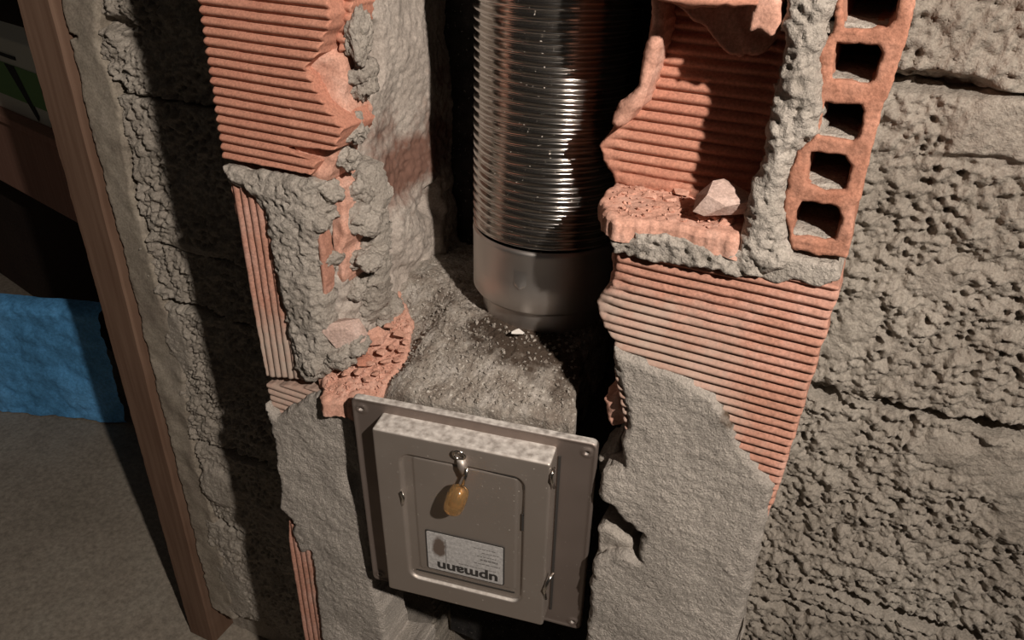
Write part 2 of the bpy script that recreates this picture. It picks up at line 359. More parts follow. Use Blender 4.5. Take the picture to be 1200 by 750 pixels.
# wooden jamb of the doorway
tr = empty('trim_1', (-1.01, WY, 0)); tag(tr, 'weathered brown wooden door jamb at the edge of the block wall', kind='structure')
TB = (-1.01, WY, 0)
def plank(name, x0, x1, y0, y1, mat, seed):
    zs = np.linspace(0, 2.0, 260); V, Fc = [], []
    for z in zs:
        n1 = .0028 * perlin(np.array([[z * 22, seed, .3]]))[0] + .0016 * perlin(np.array([[z * 90, seed, 4.3]]))[0]; n2 = .0022 * perlin(np.array([[z * 26, seed, 9.3]]))[0]
        for (x, y) in ((x0 + n1, y1), (x0 + n1, y0 + .003), (x0 + n1 + .003, y0), (x1 + n2 - .003, y0), (x1 + n2, y0 + .003), (x1 + n2, y1)):
            V.append((x - TB[0], y - TB[1], z))
    for a in range(len(zs) - 1):
        for b in range(6):
            p, q_ = a * 6 + b, a * 6 + (b + 1) % 6; Fc.append((p, q_, q_ + 6, p + 6))
    return mesh_obj(name, V, Fc, mat, tr, smooth=False)
plank('jamb_board', -1.040, XJ - .001, WY - .012, WY + .10, M['jamb'], 1)
plank('stop_strip', -1.052, -1.0415, WY - .004, WY + .10, M['jamb'], 2)

# ================================================================== CHIMNEY
ch = empty('chimney', (-.25, .1, 0))
tag(ch, 'broken-open red hollow brick chimney with grey mortar around the steel flue pipe', 'chimney')
CB = (-.25, .1, 0)
def cs(name, poly, plane, w0, mat, **k): return slab(name, poly, plane, w0, mat, ch, base=CB, **k)
def ribs_h(pitch, a, z0=0.0, tilt=0.0, seed=0, wear=.0):
    def f(u, v, sd):
        p = (v - z0 + tilt * u + .0006 * fbm(u, v, 12, seed, 2)) / pitch; q = np.abs((p % 1.0) * 2 - 1)
        W = a * 1.25 * (1 - q ** 2.0) - a + .0004 * fbm(u, v, 60, seed + 1, 3)
        if wear: W = W - wear * sstep(.15, .45, fbm(u, v, 25, seed + 2, 3)) * (1 - q)
        return W
    return f
def ribs_v(pitch, a, seed=0):
    def f(u, v, sd):
        p = (u + .0005 * fbm(u, v, 12, seed, 2)) / pitch; q = np.abs((p % 1.0) * 2 - 1)
        return a * 1.2 * (1 - q ** 2.2) - a + .0006 * fbm(u, v, 60, seed + 1, 3)
    return f
def rubbly(seed, a=1.0, f0=30):
    return lambda u, v, s: a * (.006 * fbm(u, v, 10, seed, 2) + .0085 * billow(u, v, f0, seed + 1, 3, .6) + .0050 * billow(u, v, f0 * 3.2, seed + 2, 3, .65) + .0012 * fbm(u, v, 260, seed + 4, 2) - .003 * (1 - sstep(.1, .35, worley(u, v, 95, seed % 5))))
XL, XR = -.512, .010
# cores behind the broken faces (piers either side of the flue)
box('pier_core', (XL + .006, .035, 0), (-.445, .245, 1.62), M['mortar'], ch, base=CB)
box('pier_core', (-.115, .125, 0), (-.055, .245, 1.62), M['mortar'], ch, base=CB)
box('pier_core', (-.055, .065, 0), (XR - .006, .245, 1.17), M['mortar'], ch, base=CB)
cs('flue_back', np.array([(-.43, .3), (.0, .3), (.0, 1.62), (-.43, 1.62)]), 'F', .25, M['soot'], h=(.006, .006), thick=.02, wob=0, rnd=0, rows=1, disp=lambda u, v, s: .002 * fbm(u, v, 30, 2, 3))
# --- left pier
L1 = fpoly([('w', XL, 1.60), (231, 0), (246, 95), (260, 186), (310, 195), (364, 205), (370, 191), (348, 180), (331, 173), (391, 176), (399, 153), (393, 140), (383, 128), (367, 103), (357, 80), (361, 73), (371, 63), (378, 43), (384, 33), (386, 18), (382, 0), (384, -40), ('w', -.40, 1.60)])
cs('brick', L1, 'F', 0.0, M['brick'], h=(.0016, .0009), disp=ribs_h(.00815, .0036, 1.168, .01, 1), thick=.045, wob=.0008, rnd=.0015, seed=1)
core = fpoly([(352, 60), (380, 55), (394, 68), (399, 95), (396, 118), (404, 140), (402, 158), (393, 175), (386, 205), (380, 215), (362, 200), (345, 150)], .012)
cs('brick', core, 'F', .013, M['brick_raw'], h=(.0015, .0015), disp=lambda u, v, s: .006 * fbm(u, v, 35, 8, 3) - .35 * (u - core[:, 0].mean()), thick=.03, wob=.0012, rnd=.004, seed=4)
shard = fpoly([(383, 208), (400, 220), (398, 245), (404, 275), (400, 300), (402, 330), (394, 345), (386, 330), (388, 290), (380, 240)], .02)
cs('brick', shard, 'F', .022, M['brick_raw'], h=(.0014, .0014), disp=lambda u, v, s: .008 * fbm(u, v, 30, 5, 3), thick=.03, wob=.002, wobf=60, rnd=.003, seed=6)
L1b = fpoly([('w', -.415, 1.6), (384, -30), (385, 10), (388, 30), (394, 48), (397, 62), (404, 58), (406, 40), (411, 10), (413, -30), ('w', -.39, 1.6)], .02)
cs('brick', L1b, 'F', .02, M['brick'], h=(.0012, .0009), disp=ribs_h(.008, .0024, 1.17, 0, 3), thick=.03, wob=.0015, rnd=.0015, seed=7)
L2 = fpoly([(265, 207), (362, 215), (378, 300), (384, 440), (360, 448), (310, 443), (288, 330)])
cs('brick', L2, 'F', .002, M['brick_dusty'], h=(.0009, .0018), disp=ribs_v(.0082, .0024, 4), thick=.012, wob=.0008, rnd=.002, seed=8,
   attr=lambda u, v: .75 * sstep(1.06, .97, v) + 0 * u)
m12 = fpoly([(263, 195), (310, 202), (360, 208), (372, 215), (366, 232), (374, 262), (370, 300), (380, 348), (384, 404), (386, 438), (362, 450), (344, 430), (334, 380), (326, 332), (318, 300), (310, 252), (298, 232), (284, 222), (267, 214)])
cs('mortar_coat', m12, 'F', -.003, M['mortar'], h=(.0015, .0015), disp=lambda u, v, s: rubbly(5, .75)(u, v, s) - .006 * (1 - sstep(0, .012, s)), thick=.014, wob=.003, wobf=55, rnd=.003, seed=9)
L3 = fpoly([(309, 452), (365, 458), (412, 470), (412, 520), (322, 505)])
cs('brick', L3, 'F', .003, M['brick_dusty'], h=(.0014, .0009), disp=ribs_h(.0078, .0022, .9, 0, 6), thick=.04, wob=.001, rnd=.002, seed=10, attr=lambda u, v: .6 + 0 * u)
PLl = fpoly([(345, 474), (378, 456), (412, 464), (435, 560), (440, 690), (449, 716), (456, 760), ('w', -.333, .60), ('w', -.34, .02), ('w', -.475, .02), ('w', -.475, .70), (352, 650), (341, 622), (346, 612), (329, 592), (331, 566), (323, 525), (318, 492), (312, 470), (328, 486)])
def plas(seed, px_stains=()):
    def f(u, v, s): return .007 * fbm(u, v, 9, seed, 3) + .0024 * billow(u + .01 * fbm(u, v, 20, 3, 2), v, 75, seed + 1, 3, .75) + .0012 * fbm(u, v, 260, seed + 2, 3, .7) - .004 * (1 - sstep(0, .006, s))
    return f
cs('cement_render', PLl, 'F', -.004, M['plaster'], h=(.0019, .0019), disp=lambda u, v, s: plas(12)(u, v, s) - .012 * blob(u, v, w2(415, 560, 0), (.012, .02)), thick=.04, wob=.002, wobf=60, rnd=.003, seed=12, attr=lambda u, v: 0 * u)
L4 = fpoly([(337, 614), (350, 625), (400, 700), (420, 800), ('w', XL + .01, .02), ('w', XL + .002, .6)])
L4 = np.array([w2(336, 612, 0), w2(365, 630, 0), (-.45, .75), (-.45, .02), (XL + .002, .02), (XL + .002, .70)])
cs('brick', L4, 'F', .002, M['brick_dusty'], h=(.0009, .003), disp=ribs_v(.0084, .0024, 9), thick=.04, wob=.0008, rnd=.002, seed=13, attr=lambda u, v: .25 * sstep(-.50, -.47, u))
# --- inner left face of the flue, seen sideways
def inner(u, v, s):
    def c(px, py): q = PX(px, py, -.415); return (q[1], q[2])
    W = .012 * fbm(u, v, 11, 31, 3) + .009 * billow(u, v, 32, 32, 3, .62) * (.22 + sstep(.15, .03, u) + .5 * sstep(1.16, 1.08, v)) + .0022 * fbm(u, v, 150, 33, 3) - .0012 * (1 - sstep(.1, .3, worley(u, v, 75, 3)))
    W = W + .008 * sstep(.35, .7, blob(u, v, c(475, 275), (.04, .05)) + .2 * fbm(u, v, 40, 3, 2)) + .010 * sstep(.35, .7, blob(u, v, c(522, 270), (.035, .05)) + .2 * fbm(u, v, 40, 4, 2))
    W = W - .022 * sstep(.3, .8, blob(u, v, c(506, 235), (.02, .022)) + .3 * fbm(u, v, 50, 5, 2)) - .02 * sstep(.3, .8, blob(u, v, c(518, 335), (.02, .02)) + .3 * fbm(u, v, 50, 6, 2))
    for (px, py, a, b) in ((405, 210, .02, .02), (415, 115, .012, .03), (440, 60, .01, .03), (430, 270, .02, .014), (445, 330, .02, .014)):
        W = W - .018 * sstep(.3, .8, blob(u, v, c(px, py), (a, b)) + .35 * fbm(u, v, 50, 7, 2))
    return W
def inner_stain(u, v):
    t = 0 * u
    for (px, py, a, b, k) in ((478, 195, .10, .036, .8), (520, 90, .03, .02, .4), (512, 165, .05, .045, .62), (450, 160, .04, .025, .5), (445, 225, .03, .02, .45), (495, 345, .05, .02, .25)):
        q = PX(px, py, -.415); t = np.maximum(t, k * blob(u, v, (q[1], q[2]), (a, b)))
    return t
cs('flue_lining', np.array([(.022, .93), (.258, .93), (.252, 1.05), (.256, 1.2), (.250, 1.35), (.254, 1.62), (.022, 1.62)]), 'X', -.418, M['mortar_in'], h=(.002, .002), disp=inner, thick=.02, wob=.004, wobf=40, rnd=.006, seed=15, attr=inner_stain)
def lump(name, px, py, y, size, mat, seed, parent=ch, base=CB, rough=.5, sub=5):
    bm = bmesh.new(); bmesh.ops.create_icosphere(bm, subdivisions=sub, radius=1)
    c = PY(px, py, y); co = np.array([v.co[:] for v in bm.verts])
    d = 1 + rough * perlin(co * 1.3 + seed * 3.1) * 1.6 + rough * .5 * perlin(co * 3.7 + seed) + rough * .3 * perlin(co * 8 + seed * 2) + rough * .16 * perlin(co * 18 + seed * 2)
    co = co * d[:, None] * np.array(size) + c - np.array(base)
    for v, q in zip(bm.verts, co): v.co = q
    return bm_obj(name, bm, mat, parent, smooth=True)
for n, (px, py, y, s) in enumerate([(368, 248, .012, (.020, .016, .013)), (374, 301, .014, (.019, .016, .013)), (382, 222, .02, (.013, .013, .011)), (424, 255, .05, (.017, .02, .016)), (430, 302, .05, (.017, .02, .012)),
                                    (416, 338, .045, (.011, .012, .010)), (372, 335, .01, (.010, .010, .012)), (420, 220, .05, (.012, .012, .014)), (415, 150, .03, (.010, .012, .012)), (425, 90, .04, (.012, .014, .018)), (410, 185, .03, (.009, .01, .010)),
                                    (447, 365, .09, (.018, .02, .016)), (385, 385, .02, (.012, .012, .016)), (368, 425, .0, (.010, .010, .014)), (420, 40, .03, (.010, .012, .020)), (396, 412, .014, (.020, .016, .016)), (410, 402, .022, (.018, .016, .014)), (520, 300, .24, (.014, .02, .03))]):
    lump('mortar_lump', px, py, y, s, M['mortar'] if n != 3 else M['mortar'], n + 1)
fill = fpoly([(356, 208), (392, 205), (410, 190), (430, 196), (440, 240), (442, 330), (440, 365), (420, 400), (376, 412), (360, 300)], .055)
def filld(u, v, s):
    W = rubbly(45, 1.2, 34)(u, v, s) - .006
    for (px, py, a, b) in ((385, 272, .010, .007), (380, 326, .010, .008), (426, 278, .011, .009), (420, 322, .009, .009), (400, 350, .012, .005)):
        W = W - .03 * sstep(.002, .016, s) * sstep(.3, .7, blob(u, v, w2(px, py, .045), (a, b)) + .25 * fbm(u, v, 60, 7, 2))
    return W
cs('mortar_coat', fill, 'F', .052, M['mortar'], h=(.0015, .0015), disp=filld, thick=.012, wob=.002, wobf=55, rnd=.016, rows=4, snoise=.002, seed=46)
# broken brick ledge, lower left
ledge = zpoly([(376, 454), (372, 420), (378, 385), (430, 362), (470, 372), (486, 398), (478, 428), (436, 462)], .968)
cs('brick', ledge, 'Z', .957, M['brick_raw'], h=(.0015, .0015), disp=lambda u, v, s: .38 * v + .006 * billow(u, v, 45, 41, 3) + .003 * fbm(u, v, 160, 42, 2), thick=.014, wob=.003, wobf=70, rnd=.004, seed=16)
# --- right pier
R1 = fpoly([('w', -.10, 1.60), (765, 0), (758, 60), (748, 110), (722, 128), (716, 150), (703, 172), (704, 188), (717, 204), (718, 216), (890, 250), (915, 150), (935, 0), ('w', .0, 1.6)], .058)
cs('brick', R1, 'F', .058, M['brick'], h=(.0014, .0009), disp=lambda u, v, s: ribs_h(.0083, .0033, 1.17, .0, 14)(u, v, s) * sstep(.000, .014, s) + .003 * fbm(u, v, 50, 3, 3) * sstep(.03, 0, s), thick=.045, wob=.0018, wobf=70, rnd=.004, seed=17)
R1r = fpoly([(758, -25), (763, 20), (752, 67), (745, 100), (722, 122), (714, 146), (722, 152), (736, 142), (750, 128), (760, 100), (766, 70), (778, 40), (780, 0), (776, -25)], .032)
cs('brick', R1r, 'F', .032, M['brick_raw'], h=(.0014, .0014), disp=lambda u, v, s: .004 * fbm(u, v, 40, 18, 3) - .012 * sstep(1.25, 1.22, v), thick=.035, wob=.0015, wobf=60, rnd=.006, seed=18)
R1t = fpoly([('w', -.12, 1.60), (752, -60), (757, -4), (780, 6), (810, 11), (870, 6), (900, 12), ('w', -.02, 1.6)], .0)
cs('brick', R1t, 'F', .0, M['brick'], h=(.0018, .001), disp=ribs_h(.0082, .0026, 1.17, 0, 20), thick=.035, wob=.0015, rnd=.003, seed=19)
for (pts, y, sl) in (([(878, 36), (884, 14), (893, 0), (905, -12), (918, 2), (917, 24), (904, 40), (888, 34)], .004, .3), ([(776, -40), (790, 4), (812, 22), (836, 44), (846, 60), (866, 68), (892, 62), (912, 40), (930, -40)], .034, .0)):
    pp = fpoly(pts, y)
    cs('brick_shard', pp, 'F', y, M['brick_raw'], h=(.0013, .0013), disp=lambda u, v, s: .012 * np.abs(fbm(u, v, 28, 22, 2)) - sl * (v - pp[:, 1].mean()), thick=.02, wob=.002, wobf=70, rnd=.002, seed=20)
led = zpoly([(702, 234), (705, 248), (720, 259), (760, 262), (800, 268), (840, 279), (866, 283), (892, 250), (900, 190), (737, 190), (717, 218)], 1.193)
cs('brick', led, 'Z', 1.194, M['brick_raw'], h=(.0014, .0014), disp=lambda u, v, s: .004 * fbm(u, v, 35, 51, 3) + .002 * billow(u, v, 120, 52, 2), thick=.012, wob=.0025, wobf=60, rnd=.004, seed=21)
mj = fpoly([(717, 264), (762, 270), (800, 278), (845, 292), (884, 290), (894, 322), (868, 324), (842, 312), (790, 306), (740, 300), (722, 292)])
cs('mortar_joint', mj, 'F', -.004, M['mortar'], h=(.0015, .0015), disp=rubbly(61, .8), thick=.05, wob=.002, wobf=70, rnd=.003, seed=22)
R3 = fpoly([(722, 296), (800, 305), (985, 335), (948, 455), (916, 562), ('w', .003, .93), (740, 540), (720, 440), (718, 402), (705, 385), (697, 358), (704, 344), (716, 336)])
zb = float(PY(850, 332)[2])
cs('brick', R3, 'F', 0.0, M['brick_dusty'], h=(.0016, .0009), disp=lambda u, v, s: ribs_h(.0074, .0037, 1.16, .015, 24, .0012)(u, v, s) * sstep(-.155, -.125, u + .01 * fbm(u, v, 40, 2, 2)) - .004 * sstep(-.125, -.16, u) + .004 * fbm(u, v, 45, 5, 3) * sstep(-.125, -.15, u),
   thick=.06, wob=.0014, wobf=70, rnd=.002, seed=23, attr=lambda u, v: .55 * sstep(-.02, -.09, u + .06 * fbm(u, v, 14, 7, 2)) * sstep(1.15, 1.12, v) + .25 * sstep(.02, -.0, np.abs(u + .0)) * 0)
pad = fpoly([(862, 300), (884, 292), (925, 298), (978, 308), (986, 330), (960, 336), (936, 330), (905, 330), (880, 322)])
cs('mortar_joint', pad, 'F', -.002, M['mortar'], h=(.0015, .0015), disp=lambda u, v, s: .003 * fbm(u, v, 20, 66, 3) + .0015 * billow(u, v, 90, 67, 2), thick=.06, wob=.0025, wobf=60, rnd=.003, seed=24)
mc = fpoly([('w', -.028, 1.6), (921, 0), (919, 47), (913, 81), (904, 124), (900, 162), (887, 196), (878, 239), (868, 273), (866, 299), (890, 322), (921, 316), (928, 300), (924, 282), (920, 239), (923, 205), (935, 179), (960, 158), (959, 124), (964, 98), (961, 68), (970, 47), (970, 26), (983, 0), ('w', .002, 1.6)])
cs('mortar_joint', mc, 'F', -.004, M['mortar'], h=(.0014, .0014), disp=lambda u, v, s: rubbly(71, .75, 38)(u, v, s) - .004 * (1 - sstep(0, .01, s)), thick=.07, wob=.0025, wobf=70, rnd=.005, rows=8, snoise=.006, seed=25)
def c5(pts): return [(840 + a / 2.344, b / 2.344) for a, b in pts]
HB = fpoly([('w', -.03, 1.6)] + c5([(325, 0), (320, 90), (275, 140), (280, 250), (270, 370), (220, 420), (196, 480), (180, 590), (195, 640), (203, 690), (280, 705), (355, 716), (370, 640), (388, 560), (412, 470), (442, 350), (482, 230), (520, 120), (546, 0)]) + [('w', .013, 1.6)])
holes = [fpoly(c5(h_)) for h_ in ([(352, -150), (500, -140), (498, 0), (490, 55), (470, 78), (345, 82)], [(330, 122), (440, 126), (456, 150), (432, 218), (415, 232), (316, 218), (320, 150)], [(294, 284), (395, 291), (403, 310), (392, 375), (372, 391), (276, 374)],
                               [(258, 420), (350, 431), (369, 465), (352, 525), (300, 527), (246, 505)], [(230, 553), (330, 570), (343, 600), (325, 664), (208, 650), (212, 600)])]
cs('brick', HB, 'F', .001, M['brick_old'], h=(.0012, .0012), holes=holes, disp=lambda u, v, s: .003 * fbm(u, v, 40, 81, 3) - .0012 * np.abs(np.sin(v * 700)) * sstep(.1, .4, fbm(u, v, 30, 82, 2)), thick=.20, wob=.0012, rnd=.0022, rows=8, snoise=.001, seed=26)
for n_, hp in enumerate(holes):
    x0_, x1_, zl = hp[:, 0].min() - .001, hp[:, 0].max() + .001, np.sort(hp[:, 1])[:2].mean()
    cs('mortar_bed', np.array([(x0_, .005), (x1_, .005), (x1_, .10), (x0_, .10)]), 'Z', zl + .0005, M['mortar'], h=(.002, .002), disp=lambda u, v, s: .0025 * fbm(u, v, 60, n_ + 3, 3) + .001, thick=.005, wob=.0015, rnd=.002, rows=1, seed=n_)
PLr = fpoly([(719, 404), (736, 414), (760, 424), (800, 440), (836, 460), (858, 492), (866, 515), (882, 540), (908, 566), ('w', .006, .80), (866, 760), ('w', .006, .02), ('w', -.165, .02), ('w', -.165, .60), (686, 760), (692, 690), (695, 657), (704, 648), (733, 643), (752, 653), (748, 645), (755, 622), (735, 609), (720, 590), (703, 582), (705, 551), (730, 545), (726, 515), (736, 498), (732, 466), (720, 440)])
tuft = w2(860, 490, 0)
cs('cement_render', PLr, 'F', -.006, M['plaster'], h=(.0018, .0018), disp=lambda u, v, s: plas(91)(u, v, s) + .003 * sstep(.3, .7, blob(u, v, tuft, (.012, .011))) * billow(u, v, 160, 2, 2), thick=.05, wob=.0022, wobf=60, rnd=.003, seed=27, rows=5, snoise=.003,
   attr=lambda u, v: .6 * blob(u, v, tuft, (.014, .012)))
for (pts, y, mt, sd_) in (([(707, 470), (722, 462), (738, 468), (740, 500), (716, 500), (708, 488)], .012, 'brick_raw', 30), ([(698, 622), (706, 616), (735, 630), (752, 650), (752, 668), (698, 660)], .004, 'mortar', 31),
                          ([(698, 538), (722, 520), (736, 545), (735, 560), (700, 560)], .02, 'mortar', 33), ([(714, 300), (730, 290), (735, 345), (716, 340)], .03, 'brick_raw', 34)):
    pp = fpoly(pts, y)
    cs('brick_shard' if mt != 'mortar' else 'mortar_chunk', pp, 'F', y, M[mt], h=(.0014, .0014), disp=lambda u, v, s: .007 * fbm(u, v, 30, sd_, 3), thick=.04, wob=.002, wobf=60, rnd=.005, rows=5, snoise=.003, seed=sd_)
# --- gritty rubble shelf under the pipe
zs_ = .985
shp = np.array([(-.425, .006), (-.345, .004), (-.30, .002), (-.17, .022), tuple(PZ(674, 470, .99)[:2]), tuple(PZ(686, 425, 1.0)[:2]), tuple(PZ(692, 395, 1.02)[:2]), (-.20, .25), (-.425, .25)])
def shelf(u, v, s):
    return .45 * np.minimum(v, .10) - .03 * sstep(-.335, -.375, u + .008 * fbm(u, v, 30, 5, 2)) * sstep(.16, .09, v) + .004 * fbm(u, v, 18, 101, 3) + .0045 * billow(u, v, 60, 102, 3, .65) + .0024 * fbm(u, v, 230, 103, 2) + .010 * blob(u, v, (-.255, .07), (.05, .03))
cs('rubble_bed', shp, 'Z', .972, M['rubble'], h=(.0016, .0016), disp=shelf, thick=.09, wob=.004, wobf=40, rnd=.004, rows=4, seed=40,
   attr=lambda u, v: .75 * blob(u, v, (-.25, .085), (.08, .04)) + .3 * blob(u, v, (-.19, .05), (.02, .03)))  # dirt near the pipe, plus shadow painted in along the right edge

# ================================================================== FLUE PIPE
PXc, PYc, PR = -.2556, .155, .0725
zc_top, zc_bot = float(PY(620, 300, .08)[2]), float(PY(620, 373, .08)[2])
fp = empty('flue_pipe', (PXc, PYc, 1.0)); tag(fp, 'shiny corrugated stainless steel flue pipe with plain collar inside the chimney', 'pipe')
def lathe(name, rz, mat, n=96, parent=fp, z0=1.0):
    V, Fc = [], []
    for r, z in rz:
        for k in range(n): t = 2 * math.pi * k / n; V.append((r * math.cos(t), r * math.sin(t), z - z0))
    for a in range(len(rz) - 1):
        for k in range(n): Fc.append((a * n + k, a * n + (k + 1) % n, (a + 1) * n + (k + 1) % n, (a + 1) * n + k))
    return mesh_obj(name, V, Fc, mat, parent)
n = 160; pitch = .0084; zt = 1.62; rows = int((zt - zc_top) / (pitch / 18)); th = 2 * np.pi * np.arange(n) / n
zz = zc_top + (zt - zc_top) * np.arange(rows + 1) / rows
Zg, Tg = np.meshgrid(zz, th, indexing='ij')
ph = ((Zg - zc_top) / pitch + Tg / (2 * np.pi)) % 1.0
prof = .0033 * (1 - np.cos(2 * np.pi * ph)) * .85 + .0007 * np.exp(-((((ph + .5) % 1.0) - .5) / .10) ** 2)
jit = .0006 * perlin(np.stack([np.cos(Tg).ravel() * 1.2, np.sin(Tg).ravel() * 1.2, Zg.ravel() * 14], 1)).reshape(Zg.shape)
Rg = PR - .0042 + prof * sstep(0, .004, Zg - zc_top) + jit
Vv = np.stack([Rg * np.cos(Tg), Rg * np.sin(Tg), Zg - 1.0 + .0008 * np.sin(Tg * 2 + Zg * 60)], -1).reshape(-1, 3)
kk = np.arange(rows * n); a_, b_k = kk // n, kk % n; c_ = (b_k + 1) % n
mesh_obj('corrugated_hose', Vv.tolist(), np.stack([a_ * n + b_k, a_ * n + c_, (a_ + 1) * n + c_, (a_ + 1) * n + b_k], 1).tolist(), M['hose'], fp)
co_ = lathe('collar', [(PR - .001, zc_top + .002), (PR + .0012, zc_top + .001), (PR + .0016, zc_top - .002), (PR + .0012, zc_top - .004), (PR + .001, (zc_top + zc_bot) / 2), (PR + .001, zc_bot + .004), (PR - .001, zc_bot + .001), (PR - .006, zc_bot), (PR - .007, zc_bot + .004)], M['collar'])
lathe('outlet_stub', [(PR - .008, zc_bot + .006), (PR - .009, zc_bot - .02), (PR - .0095, 1.008)], M['collar'])
# pressed clip on the collar
def on_pipe(px, py):
    r = ray(px, py); ox, oy = CAM[0] - PXc, CAM[1] - PYc; R_ = PR + .0012
    A = r[0] ** 2 + r[1] ** 2; B = 2 * (ox * r[0] + oy * r[1]); C_ = ox * ox + oy * oy - R_ * R_
    t = (-B - math.sqrt(max(B * B - 4 * A * C_, 0))) / (2 * A); q = CAM + t * r
    return math.atan2(q[1] - PYc, q[0] - PXc), q[2]
t0, z0c = on_pipe(610, 318); t1, z1c = on_pipe(610, 338); bm = bmesh.new(); wv = .0062 / PR; vs2 = []
for a in range(9):
    for b in range(9):
        s_, t_ = a / 8 * 2 - 1, b / 8; z = z0c + (z1c - z0c) * t_ ; wd = wv * (1 if t_ < .7 else math.sqrt(max(.05, 1 - ((t_ - .7) / .3) ** 2)))
        rr = PR + .0012 + .0022 * (t_ ** 1.5) * (1 - s_ * s_ * .5); an = t0 + s_ * wd
        vs2.append(bm.verts.new((rr * math.cos(an), rr * math.sin(an), z - 1.0)))
for a in range(8):
    for b in range(8): bm.faces.new((vs2[a * 9 + b], vs2[a * 9 + b + 1], vs2[a * 9 + b + 10], vs2[a * 9 + b + 9]))
bm_obj('pressed_clip', bm, M['collar'], co_, smooth=True)

# ================================================================== SOOT DOOR
DW, DH = .2213 * 1.05, .2391 * 1.05
Md = Matrix.Rotation(.16096, 4, 'Z') @ Matrix.Rotation(.03823, 4, 'X') @ Matrix.Rotation(-.00347, 4, 'Y')
Dc = Vector((-.24387 * 1.05, -.5 + .47 * 1.05, 1.40 - .51996 * 1.05)); Dl = Dc - (Md.to_3x3() @ Vector((0, 0, DH / 2)))
sd_o = empty('soot_door', Dl); sd_o.rotation_euler = Md.to_euler(); tag(sd_o, 'dusty stainless steel chimney cleaning door with upside-down sticker under the pipe', 'soot door')
Mi = np.array(Md.to_3x3()).T
def DU(px, py, off):
    o = Mi @ (CAM - np.array(Dl)); r = Mi @ ray(px, py); t = (-off - o[1]) / r[1]; q = o + t * r; return (q[0], q[2])
def rrect(x0, x1, z0, z1, r, n=6):
    o = []
    for (cx, cz, a0) in ((x1 - r, z1 - r, 0), (x0 + r, z1 - r, 90), (x0 + r, z0 + r, 180), (x1 - r, z0 + r, 270)):
        for k in range(n + 1): a = math.radians(a0 + 90 * k / n); o.append((cx + r * math.cos(a), cz + r * math.sin(a)))
    return np.array(o)
hx, hz0, hz1 = DW / 2, 0, DH
hl = [rrect(cx - .0024, cx + .0024, cz - .0020, cz + .0020, .0019) for (cx, cz) in ((-hx + .009, .010), (hx - .009, .009), (hx - .009, DH - .012), (-hx + .009, DH - .012))]
slab('frame_plate', rrect(-hx, hx, 0, DH, .006), 'F', 0, M['door'], sd_o, h=(.0015, .0015), holes=hl, disp=lambda u, v, s: .0018 * np.exp(-((s - .0015) / .0016) ** 2) + .0008 * fbm(u, v, 12, 3, 2), thick=.006, wob=0, rnd=.0007, rows=2, snoise=0)
LO = .024
c_ = [DU(442, 501, LO), DU(648, 548, LO), DU(634, 731, LO), DU(449, 690, LO)]
lx0, lx1 = (c_[0][0] + c_[3][0]) / 2, (c_[1][0] + c_[2][0]) / 2; lz1, lz0 = (c_[0][1] + c_[1][1]) / 2, (c_[2][1] + c_[3][1]) / 2
e_ = [DU(466, 527, LO), DU(619, 564, LO), DU(609, 709, LO), DU(479, 676, LO)]
ex0, ex1 = (e_[0][0] + e_[3][0]) / 2, (e_[1][0] + e_[2][0]) / 2; ez1, ez0 = (e_[0][1] + e_[1][1]) / 2, (e_[2][1] + e_[3][1]) / 2
i_ = [DU(482, 535, LO), DU(607, 564, LO), DU(603, 696, LO), DU(489, 666, LO)]
ix0, ix1 = (i_[0][0] + i_[3][0]) / 2, (i_[1][0] + i_[2][0]) / 2; iz1, iz0 = (i_[0][1] + i_[1][1]) / 2, (i_[2][1] + i_[3][1]) / 2
er, ir = rrect(ex0, ex1, ez0, ez1, .012), rrect(ix0, ix1, iz0, iz1, .004)
def lidd(u, v, s):
    a, b = poly_sdf(u, v, er), poly_sdf(u, v, ir)
    return -.0035 * sstep(0, .003, a) + .0012 * sstep(0, .002, b) + .0005 * fbm(u, v, 14, 5, 2)
# black strips stand in for the shade in narrow slots beside the inner panel
st = rrect(ex0 + .006, ex1 - .050, ez1 - .0042, ez1 - .0020, .001)
lid = slab('door_lid', rrect(lx0, lx1, lz0, lz1, .003), 'F', -LO, M['lid'], sd_o, h=(.001, .001), disp=lidd, thick=LO - .001, wob=0, rnd=.0022, rows=3, snoise=0)
def strip(name, pts, wdt, dep, mat, par, y):
    bm = bmesh.new()
    for (a, b) in zip(pts[:-1], pts[1:]):
        d = Vector((b[0] - a[0], 0, b[1] - a[1])); nrm = Vector((-d.z, 0, d.x)).normalized() * wdt / 2; e = d.normalized() * wdt * .3
        A, B = Vector((a[0], y, a[1])) - e, Vector((b[0], y, b[1])) + e
        vs_ = [bm.verts.new(p + Vector((0, yy, 0))) for yy in (0, -dep) for p in (A + nrm, B + nrm, B - nrm, A - nrm)]
        for f in ((4, 5, 6, 7), (0, 3, 2, 1), (0, 1, 5, 4), (1, 2, 6, 5), (2, 3, 7, 6), (3, 0, 4, 7)): bm.faces.new([vs_[k] for k in f])
    return bm_obj(name, bm, mat, par)
def dpts(l, off=LO): return [DU(400 + a / 2.42, 440 + b / 2.42, off) for a, b in l]
strip('slot', dpts([(166, 225), (170, 214), (250, 222), (330, 238)]), .0026, .0007, M['ink'], lid, -LO + .0014)
strip('slot', dpts([(358, 254), (440, 276), (505, 292), (520, 305), (524, 340), (519, 400)]), .0028, .0007, M['ink'], lid, -LO + .0014)
strip('slot', dpts([(519, 400), (518, 440)]), .0052, .0007, M['ink'], lid, -LO + .0014)
strip('slot', dpts([(215, 552), (300, 572), (400, 597), (490, 618)]), .0014, .0007, M['ink'], lid, -LO + .0014)
